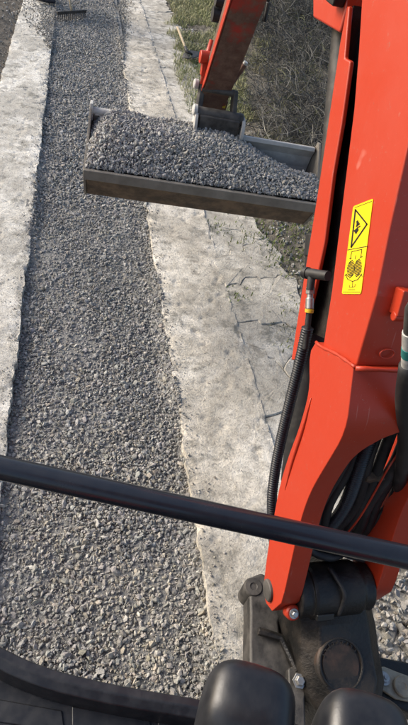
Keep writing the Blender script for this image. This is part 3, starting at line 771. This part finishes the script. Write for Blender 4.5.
# left flange of the bracket: thick plate with rounded front bosses and a hook notch
fl = [(262, 572), (252, 576), (249.5, 592), (250, 612), (249.5, 640), (250, 700), (262, 745), (300, 745), (303, 690), (290, 660), (284, 646), (280, 634), (279, 622), (286, 610), (292, 594)]
m = MB(); m.prism([onz(u, v, .48) for u, v in fl], (0, 0, -.09)); fp = m.build('flange_plate', M['cast_grey'], sb, bevel=.010, segs=3)
m = MB(); q = onz(250.5, 586, .49); m.lathe((q.x + .012, q.y, .40), (0, 0, 1), [(0, .030), (.078, .030), (.084, .026), (.085, .012), (.082, .010)], 24)
m.build('flange_boss', M['cast_grey'], sb, smooth='auto')
m = MB(); q = [onz(u, v, .50) for u, v in ((258, 631), (266, 633), (281, 638), (287, 650), (297, 672))]
m.tube(q, [.012, .012, .012, .011, .009], 6); m.build('hook', M['cast'], sb, bevel=.003)
m = MB(); q = onz(299, 681, .52); m.lathe(q, (0, -.2, 1), [(0, .020), (.004, .020), (.0045, .013), (.014, .013), (.016, .010)], 6); m.build('bolt', M['steel'], sb, bevel=.0015)
m = MB(); m.prism([onz(u, v, .505) for u, v in ((288, 668), (298, 664), (308, 676), (305, 700), (306, 730), (290, 730))], (0, 0, -.05)); m.build('lock_plate', M['cast_grey'], sb, bevel=.006)

# right link: dark arm with a zinc-plated pin plate and two bolts
m = MB(); m.prism([onz(u, v, .42) for u, v in ((369, 654), (388, 658), (420, 664), (460, 690), (460, 730), (420, 718), (392, 704), (366, 692))], (0, 0, -.06)); la = m.build('swing_arm', M['cast'], EX, bevel=.008)
m = MB(); m.prism([onz(u, v, .432) for u, v in ((376, 668), (384, 666), (396, 671), (410, 676), (420, 690), (410, 702), (396, 699), (382, 690), (375.5, 680))], (0, 0, -.010)); pp = m.build('pin_plate', M['zinc'], la, bevel=.004)
m = MB(); q = onz(383.5, 678.5, .434); m.lathe(q, (0, 0, 1), [(0, .019), (.003, .019), (.0032, .012), (.013, .012), (.014, .006), (.019, .006)], 18); m.build('bolt', M['steel'], la, smooth='auto')
m = MB(); q = onz(402, 687, .434); m.lathe(q, (0, 0, 1), [(0, .028), (.006, .028), (.009, .025), (.010, .010), (.008, .008)], 28); m.build('pin_head', M['zinc'], la, smooth='auto')

# --- stick with its cylinder link
sx = Vector((.072, 0, 0))
s_bot = Vector((.712, 2.93, 1.045)); s_top = Vector((.665, 2.125, 2.38))
s_mid = at(249, 0, 2.27); s_mid.x = .742
ds = (s_top - s_bot).normalized(); nr = Vector((0, -ds.z, ds.y))      # rear normal, towards the operator
m = MB()
prof = [s_bot - nr * .01 - ds * .05, s_bot + nr * .03 - ds * .03, s_bot + nr * .045 + ds * .2, s_bot + nr * .075 + ds * .9, s_top + nr * .06 + ds * .05, s_top - nr * .05, s_bot - nr * .05 + ds * .9, s_bot - nr * .04 + ds * .15]
m.prism([p - sx for p in prof], sx * 2)
stick = m.build('dipper_arm', M['red_mud'], EX, bevel=.006, segs=3, flat=True)
m = MB(); e = Vector((-.0745, 0, 0))
m.prism([p + e for p in (s_bot + nr * .012 + ds * .0, s_bot + nr * .046 + ds * .2, s_bot + nr * .076 + ds * .9, s_top + nr * .061, s_top + nr * .02, s_bot + nr * .03 + ds * .9, s_bot + nr * .01 + ds * .2)], (-.006, 0, 0))
m.build('side_plate', M['red'], stick, bevel=.002)
# bucket cylinder end: red boss cluster on the left, pin on the right
m = MB(); bc_ = at(206, 62, 2.62); ax = Vector((1, 0, 0))
m.lathe(bc_ + Vector((-.035, 0, .02)), ax, [(0, .030), (.05, .030), (.055, .024)], 20); m.lathe(bc_ + Vector((.012, .02, -.045)), ax, [(0, .036), (.05, .036), (.052, .03)], 20)
m.box(bc_ + Vector((.0, .0, -.01)), (.04, 0, 0), (0, .035, .0), (0, .02, .10))
lb = m.build('link_boss', M['red'], stick, bevel=.005)
m = MB(); pe = at(239.5, 75, 2.72); m.tube([pe + Vector((-.03, .02, -.055)), pe + Vector((.012, -.01, .055))], .015, 14, True, 0); m.tube([pe + Vector((.012, -.01, .055)), pe + Vector((.016, -.013, .069))], .012, 14, True, 1)
m.build('link_pin', [M['red_mud'], M['white_band']], stick, bevel=.003)
# links and quick hitch
for u_, v_, r_ in ((198, 84, .024), (197, 110, .028)):
    m = MB(); q = at(u_, v_, 2.72); m.lathe(q, (-1, 0, 0), [(0, r_), (.018, r_), (.022, r_ * .8)], 18); m.build('pin_head', M['bucket_in'], stick, smooth='auto')
m = MB(); q = [at(212, 40, 2.60), at(206, 62, 2.64), at(203, 84, 2.70)]; m.tube(q, [.012, .018, .016], 10); m.build('tipping_link', M['red'], stick, smooth=True)
m = MB(); m.tube([at(202, 88, 2.70), at(236, 94, 2.72)], .016, 12); m.build('link_shaft', M['cast_grey'], stick, smooth='auto')
for (u0, v0, u1, v1, w) in ((203, 80, 198, 112, .030), (235, 90, 233, 114, .026)):
    a, b = at(u0, v0, 2.72), at(u1, v1, 2.78); d = (b - a).normalized(); nn = d.cross(Vector((1, 0, 0))).normalized()
    m = MB(); m.box((a + b) / 2, (w, 0, 0), d * (b - a).length, nn * .06) ; m.build('link_arm', M['cast_grey'], stick, bevel=.008)
hq = at(217.5, 124, 2.80); hx = Vector((1, -.10, .0)).normalized(); hy = Vector((.10, 1, 0)).normalized()
m = MB(); m.box(hq, hx * .215, hy * .12, (0, 0, .105)); m.tube([hq - hx * .125 + Vector((0, -.02, .05)), hq + hx * .125 + Vector((0, -.02, .05))], .030, 18)
hitch = m.build('quick_hitch', M['cast_grey'], EX, bevel=.008)
for s_ in (-1, 1):
    m = MB(); m.lathe(hq + hx * (.118 * s_) + Vector((0, -.02, -.004)), hx * s_, [(0, .066), (.014, .066), (.018, .058)], 24)
    m.build('hitch_cheek', M['bucket_in'], hitch, smooth='auto')
m = MB(); m.box(at(216, 104, 2.86), hx * .12, hy * .03, (0, -.02, .06)); m.build('hitch_latch', M['red_mud'], hitch, bevel=.004)
m = MB(); q = at(224, 106, 2.83); m.box(q, hx * .016, hy * .01, (0, 0, .02)); m.build('hitch_tag', M['yellow_band'], hitch)
# black cylinder end and hoses at the top of the stick
m = MB(); q0 = at(222, -18, 2.45); q1 = at(217, 22, 2.55)
m.tube([q0, q1], .026, 14); m.lathe(q1 + Vector((-.03, 0, .03)), (1, 0, 0), [(0, .033), (.05, .033)], 16); m.lathe(q1 + Vector((-.03, -.02, .09)), (1, 0, 0), [(0, .024), (.045, .024)], 14)
m.build('bucket_cylinder', M['rubber'], stick, smooth='auto')
m = MB(); q0 = at(268, -12, 2.32); m.box(q0 + Vector((0, 0, -.03)), (.035, 0, 0), (0, .04, 0), (0, -.03, .12)); m.tube([at(268, 2, 2.32), at(264, 22, 2.36)], .012, 10)
m.build('stick_fitting', M['rubber'], stick, bevel=.004)

# --- grading bucket, local frame: a along the lip, b forward, z up
BO = Vector((.050, 2.515, .80)); byaw = R(-6.0)
ba = Vector((math.cos(byaw), math.sin(byaw), 0)); bb = Vector((-math.sin(byaw), math.cos(byaw), 0)); BWID = 1.215
def bk(a, b, z): return BO + ba * a + bb * b + Vector((0, 0, z))
outer = [(0.0, -.045), (.030, -.068), (.070, -.128), (.12, -.195), (.20, -.225), (.30, -.19), (.365, -.09), (.385, .04), (.365, .12), (.335, .165)]
inner = [(.315, .160), (.345, .10), (.362, .03), (.352, -.045), (.315, -.095), (.255, -.127), (.185, -.127), (.11, -.095), (.04, -.055), (.02, .0)]
m = MB(); prof = outer + inner + [(0.0, .0)]
m.prism([bk(0, b, z) for b, z in prof], ba * BWID)
bucket = m.build('bucket', M['bucket_under'], EX, bevel=.003)
m = MB(); m.prism([bk(-.012, b, z) for b, z in ((-.020, .004), (-.015, -.046), (.027, -.063), (.029, -.050), (-.0025, -.043), (.0, .008))], ba * (BWID + .024)); m.build('cutting_edge', M['bucket'], bucket, bevel=.004)
for a0 in (-.014, BWID + .002):
    m = MB(); m.prism([bk(a0, b, z) for b, z in [(.0, .002), (.02, -.055), (.066, -.132), (.118, -.20), (.20, -.23), (.305, -.195), (.372, -.09), (.39, .04), (.37, .125), (.34, .19), (.305, .195), (.16, .075)]], ba * .012)
    m.build('side_cheek', M['bucket'], bucket, bevel=.002)
m = MB(); m.prism([bk(.01, b, z) for b, z in ((.345, .160), (.30, .172), (.296, .148), (.345, .135))], ba * (BWID - .02)); m.build('back_rim', M['bucket_in'], bucket, bevel=.006, segs=3)
m = MB(); m.prism([bk(.004, b, z) for b, z in ((.312, .147), (.341, .10), (.357, .03), (.347, -.042), (.312, -.09), (.322, -.09), (.355, -.04), (.3605, .03), (.346, .10), (.318, .150))], ba * (BWID - .008)); m.build('back_wall', M['bucket_in'], bucket)
m = MB(); p = bk(.0, .315, .165); m.box(p + ba * (-.006), ba * .016, bb * .05, (0, 0, .085)); m.tube([p + ba * .0, p + ba * .13], .019, 14)
m.build('rim_end_plate', M['bucket_in'], bucket, bevel=.003)

# gravel heaped in the bucket
def heap_h(a, b):
    a = np.asarray(a, float); b = np.asarray(b, float); u = a / BWID; w = np.clip(b / .31, 0, 1)
    tall = .004 + .175 * w ** .85 + .030 * np.sin(np.pi * w)
    low = .014 + .072 * np.sin(np.pi * w * .9) - .045 * w
    k = np.clip((u - .52) / .46, 0, 1); k = k * k * (3 - 2 * k)
    e = np.clip(u / .10, 0, 1); e = e * (2 - e)
    return (tall * (1 - k) + low * k) * (.45 + .55 * e) + .022 * (fbm(a * 7, b * 7, 23, 3) - .5) * np.clip(w * 5, 0, 1)
av = np.linspace(.004, BWID - .004, 110); bv2 = np.linspace(.012, .325, 34)
A, B = np.meshgrid(av, bv2); Z = heap_h(A, B) - .012
Wx = BO.x + ba.x * A + bb.x * B; Wy = BO.y + ba.y * A + bb.y * B
HP = empty('gravel_heap', BO + ba * .6 + bb * .15, 'heap of grey crushed stone filling the raised bucket', 'gravel heap')
props(grid_mesh('heap_core', Wx, Wy, BO.z + Z, M['gravel_base'], HP), kind='stuff')
n = 20000; a = RNG.uniform(.0, BWID, n); b = RNG.uniform(.004, .33, n)
hz = np.exp(RNG.normal(math.log(.0066), .40, n)); hz = np.clip(hz, .0034, .017)
z = heap_h(a, b) + RNG.uniform(-.007, .006, n) + hz * .3
P = np.stack([BO.x + ba.x * a + bb.x * b, BO.y + ba.y * a + bb.y * b, BO.z + z], 1)
hs = stones('heap_stones', P, hz, stone_tone(n, (.33, .325, .312), .16, .03)); attach(hs, HP); props(hs, kind='stuff')

# --- cab: front rail, floor, sill, travel levers
r0, r1 = onz(0, 467.5, 1.40), onz(408, 557.5, 1.40)
d = (r1 - r0).normalized(); ra, rb = r0 - d * .34, r1 + d * .22
m = MB(); dn = Vector((0, 0, -1)); bk_ = Vector((d.y, -d.x, 0))
arcs = lambda p, s_: [p + d * s_ * .06 * math.sin(t) + bk_ * .06 * (1 - math.cos(t)) for t in np.linspace(0, math.pi / 2, 8)]
A1 = arcs(ra, -1)[::-1]; B1 = arcs(rb, 1)
m.tube([A1[0] + bk_ * .5] + A1 + [ra.lerp(rb, k / 12) for k in range(1, 12)] + B1 + [B1[-1] + bk_ * .5], .0168, 20)
m.build('cab_rail', M['black_rail'], EX, smooth=True)
sc_ = [onz(u, v, .80) for u, v in ((-130, 560), (-60, 612), (-20, 636), (0, 646), (25, 658.5), (60, 671), (110, 683), (150, 690.5), (200, 699), (260, 712), (330, 735))]
cv = spline(sc_, 44)
m = MB(); n = len(cv); ring = []
for i, p in enumerate(cv):
    t = (cv[min(i + 1, n - 1)] - cv[max(i - 1, 0)]).normalized(); inn = Vector((t.y, -t.x, 0))
    ring.append([p, p + inn * .018 + Vector((0, 0, .004)), p + inn * .036 + Vector((0, 0, -.004)), p + inn * .040 + Vector((0, 0, -.07)), p + inn * .01 + Vector((0, 0, -.16)), p + Vector((0, 0, -.14))])
vs = [q for r_ in ring for q in r_]; k6 = 6
m.add(vs, [(i * k6 + k, i * k6 + (k + 1) % k6, (i + 1) * k6 + (k + 1) % k6, (i + 1) * k6 + k) for i in range(n - 1) for k in range(k6)] + [tuple(range(k6))[::-1], tuple(range((n - 1) * k6, n * k6))])
m.build('cab_sill', M['black_plastic'], EX, bevel=.004)
m = MB(); pl = [Vector((p.x, p.y, .725)) + Vector((0, -.03, 0)) for p in cv[::3]]
pl += [Vector((pl[-1].x, -.95, .725)), Vector((pl[0].x - .1, -.95, .725))]
m.prism(pl, (0, 0, -.16)); floor = m.build('cab_floor', M['black_plastic'], EX, bevel=.004)
# raised treads of the floor mat
for (u0, v0, u1, v1) in ((-40, 694, 62, 716), (-40, 722, 70, 748), (72, 708, 150, 726), (76, 732, 160, 750), (158, 722, 210, 740)):
    q = [onz(u0, v0 - 2, .729), onz(u1, v0 + (u1 - u0) * .16, .729), onz(u1 + 3, v1 + (u1 - u0) * .16, .729), onz(u0, v1, .729)]
    m = MB(); m.prism(q, (0, 0, -.008)); m.build('floor_mat_tread', M['black_plastic'], floor, bevel=.0025, segs=3)
def lever(u, v, t, w, hgt, yaw):
    c = at(u, v, t); ax = Vector((math.cos(yaw), math.sin(yaw), 0)); ay = Vector((-ax.y, ax.x, 0)); az = Vector((.05, .35, 1)).normalized()
    m = MB(); nu, nv = 32, 20; vs = []
    sgn = lambda q, e: math.copysign(abs(q) ** e, q)
    for j in range(nv + 1):
        ph = -math.pi / 2 + math.pi * j / nv
        for i in range(nu):
            th = 2 * math.pi * i / nu; e1, e2 = .62, .62
            X = sgn(math.cos(ph), e1) * sgn(math.cos(th), e2) * w; Y = sgn(math.cos(ph), e1) * sgn(math.sin(th), e2) * w * .78; Z = sgn(math.sin(ph), e1) * hgt
            vs.append(c + ax * X + ay * Y + az * Z)
    fs = [(j * nu + i, j * nu + (i + 1) % nu, (j + 1) * nu + (i + 1) % nu, (j + 1) * nu + i) for j in range(nv) for i in range(nu)]
    m.add(vs, fs)
    o = m.build('lever_grip', M['black_plastic'], EX, smooth=True)
    s_ = MB(); s_.tube([c - az * hgt * .9, c - az * .35 + Vector((0, 0, -.1)), Vector((c.x, c.y - .12, .74))], .011, 12); s_.build('lever_stem', M['dark_iron'], o, smooth=True)
lever(243, 727, .45, .0415, .050, R(-22)); lever(356, 755, .45, .0410, .050, R(-22))

# unseen rest of the cab, added to shade the boom: roof, posts, engine cover and seat
m = MB(); m.box((.02, -.62, 2.52), (1.15, 0, 0), (0, 1.10, 0), (0, 0, .07)); m.build('unseen_cab_roof', M['red'], EX, bevel=.03, segs=4)
for x_, y_ in ((-.52, -1.12), (.56, -1.12)):
    m = MB(); m.tube([(x_, y_, .6), (x_, y_, 2.47)], .032, 14); m.build('unseen_cab_post', M['black_rail'], EX, smooth='auto')
m = MB(); m.prism([(-.55, -.75, .58), (-.55, -.70, 1.25), (-.55, -1.2, 1.42), (-.55, -1.62, 1.30), (-.55, -1.68, .58)], (1.14, 0, 0)); m.build('unseen_engine_cover', M['red'], EX, bevel=.04, segs=4)
m = MB(); m.box((.02, -.42, 1.02), (.46, 0, 0), (0, .46, .03), (0, 0, .12)); m.box((.02, -.66, 1.38), (.44, 0, 0), (0, .10, .0), (0, -.10, .62)); m.build('seat', M['black_plastic'], EX, bevel=.04, segs=4)

# ================================================================== TOOLS AND PERSON AT THE FAR END
RK = empty('garden_rake', (-.07, 8.62, 0), 'dark iron rake with pale handle standing on the gravel', 'rake')
rz = float(bed_h(-.05, 8.65)) + .012
rl, rr_ = onz(57, 13, rz + .08), onz(86, 11, rz + .08); rd = (rr_ - rl); rc = (rl + rr_) / 2
m = MB(); m.box(rc, rd, Vector((-rd.y, rd.x, 0)).normalized() * .030, (0, 0, .034)); m.build('rake_head', M['dark_iron'], RK, bevel=.003)
for k in range(14):
    p = rl + rd * ((k + .5) / 14); m = MB(); m.tube([p + Vector((0, 0, .0)), p + Vector((0, -.012, -.045)), p + Vector((0, -.03, -.10))], [.0085, .0075, .004], 6); m.build('tine', M['dark_iron'], RK)
m = MB(); m.tube([rc, rc + Vector((-.03, .10, .12)), rc + Vector((-.16, .50, 1.28))], .0145, 12); m.build('handle', M['wood'], RK, smooth=True)

SH = empty('shovel', (1.44, 7.75, .0), 'shovel with pale wooden handle and dark blade lying on the grass', 'shovel')
z0 = float(verge_h(1.43, 7.7)) + .05
h0, h1 = onz(177.5, 27.5, z0 + .13), onz(187, 51.5, z0 + .04)
m = MB(); m.tube([h0, h0.lerp(h1, .5), h1], .0165, 10); m.build('handle', M['wood'], SH, smooth=True)
bl = [(182, 57), (184.5, 52.5), (190, 50.2), (198, 51.2), (202.5, 53.5), (201, 56), (194, 57.8), (187, 58.6)]
m = MB(); q = [onz(u, v, z0 + .02) for u, v in bl]; c = sum(q, Vector()) / len(q); n = len(q)
m.add(q + [c + Vector((0, 0, -.035))] + [p - Vector((0, 0, .004)) for p in q] + [c - Vector((0, 0, .039))],
      [(i, (i + 1) % n, n) for i in range(n)] + [(n + 1 + (i + 1) % n, n + 1 + i, 2 * n + 1) for i in range(n)] + [(i, n + 1 + i, n + 1 + (i + 1) % n, (i + 1) % n) for i in range(n)])
m.build('blade', M['dark_iron'], SH, smooth=True)
m = MB(); m.tube([h1 - (h1 - h0).normalized() * .12, h1, c], [.019, .021, .012], 10); m.build('socket', M['dark_iron'], SH, smooth=True)

def skin_mesh(name, verts, edges, radii, material, parent, sub=2):
    me = bpy.data.meshes.new(name); me.from_pydata(verts, edges, []); o = link(bpy.data.objects.new(name, me))
    md_ = o.modifiers.new('skin', 'SKIN'); md_.use_smooth_shade = True
    sv = me.skin_vertices[0].data
    for i, r_ in enumerate(radii): sv[i].radius = (r_ if hasattr(r_, '__len__') else (r_, r_))
    sv[0].use_root = True
    s_ = o.modifiers.new('sub', 'SUBSURF'); s_.levels = sub; s_.render_levels = sub
    me.materials.append(material); return attach(o, parent)
PX, PY = -.50, 8.93
PE = empty('person', (PX, PY, 0), 'person in dark boots standing on the gravel beside the rake', 'person')
zb = .03
bodyv = [(PX, PY, .95), (PX, PY, 1.12), (PX + .03, PY, 1.36), (PX + .04, PY, 1.47), (PX + .06, PY, 1.55),
         (PX, PY - .09, .90), (PX + .03, PY - .10, .50), (PX - .02, PY - .10, .14),
         (PX, PY + .09, .90), (PX + .04, PY + .12, .50), (PX - .04, PY + .13, .14),
         (PX + .03, PY - .19, 1.40), (PX + .06, PY - .26, 1.14), (PX + .26, PY - .10, 1.12),
         (PX + .03, PY + .19, 1.40), (PX + .08, PY + .26, 1.16), (PX + .27, PY + .12, 1.28)]
bodye = [(0, 1), (1, 2), (2, 3), (3, 4), (0, 5), (5, 6), (6, 7), (0, 8), (8, 9), (9, 10), (2, 11), (11, 12), (12, 13), (2, 14), (14, 15), (15, 16)]
skin_mesh('body', bodyv, bodye, [.15, .14, .16, .07, .055, .10, .075, .058, .10, .075, .058, .07, .05, .035, .07, .05, .035], M['denim'], PE)
skin_mesh('head', [(PX + .07, PY, 1.60), (PX + .085, PY, 1.69), (PX + .075, PY, 1.77), (PX + .175, PY, 1.66)], [(0, 1), (1, 2), (1, 3)], [.07, .095, .07, .018], M['skin'], PE)
for s_, dx in ((-.10, .0), (.13, -.04)):
    bx_, by_ = PX + dx, PY + s_
    skin_mesh('boot', [(bx_ - .03, by_, zb + .05), (bx_ + .10, by_, zb + .045), (bx_ + .21, by_, zb + .035), (bx_ - .07, by_, zb + .04), (bx_ - .03, by_, zb + .15)], [(0, 1), (1, 2), (0, 3), (0, 4)], [(.05, .055), (.052, .048), (.045, .035), (.042, .04), (.055, .055)], M['navy'], PE)
for p_ in (bodyv[13], bodyv[16]):
    p_ = Vector(p_); f_ = MB()
    hand = skin_mesh('hand', [tuple(p_ + Vector((.02, 0, 0))), tuple(p_ + Vector((.07, .0, -.01)))], [(0, 1)], [.028, .033], M['skin'], PE, 1)
    for j in range(4):
        q = p_ + Vector((.085, 0, .025 - .018 * j)); m = MB(); m.tube([q + Vector((-.02, -.012, 0)), q + Vector((.012, -.02, 0)), q + Vector((.028, .0, 0)), q + Vector((.018, .022, 0))], [.010, .0095, .009, .007], 8); m.build('finger', M['skin'], hand, smooth=True)
    m = MB(); q = p_ + Vector((.05, .02, .02)); m.tube([q, q + Vector((.02, .025, .02)), q + Vector((.045, .02, .03))], [.012, .011, .008], 8); m.build('thumb', M['skin'], hand, smooth=True)
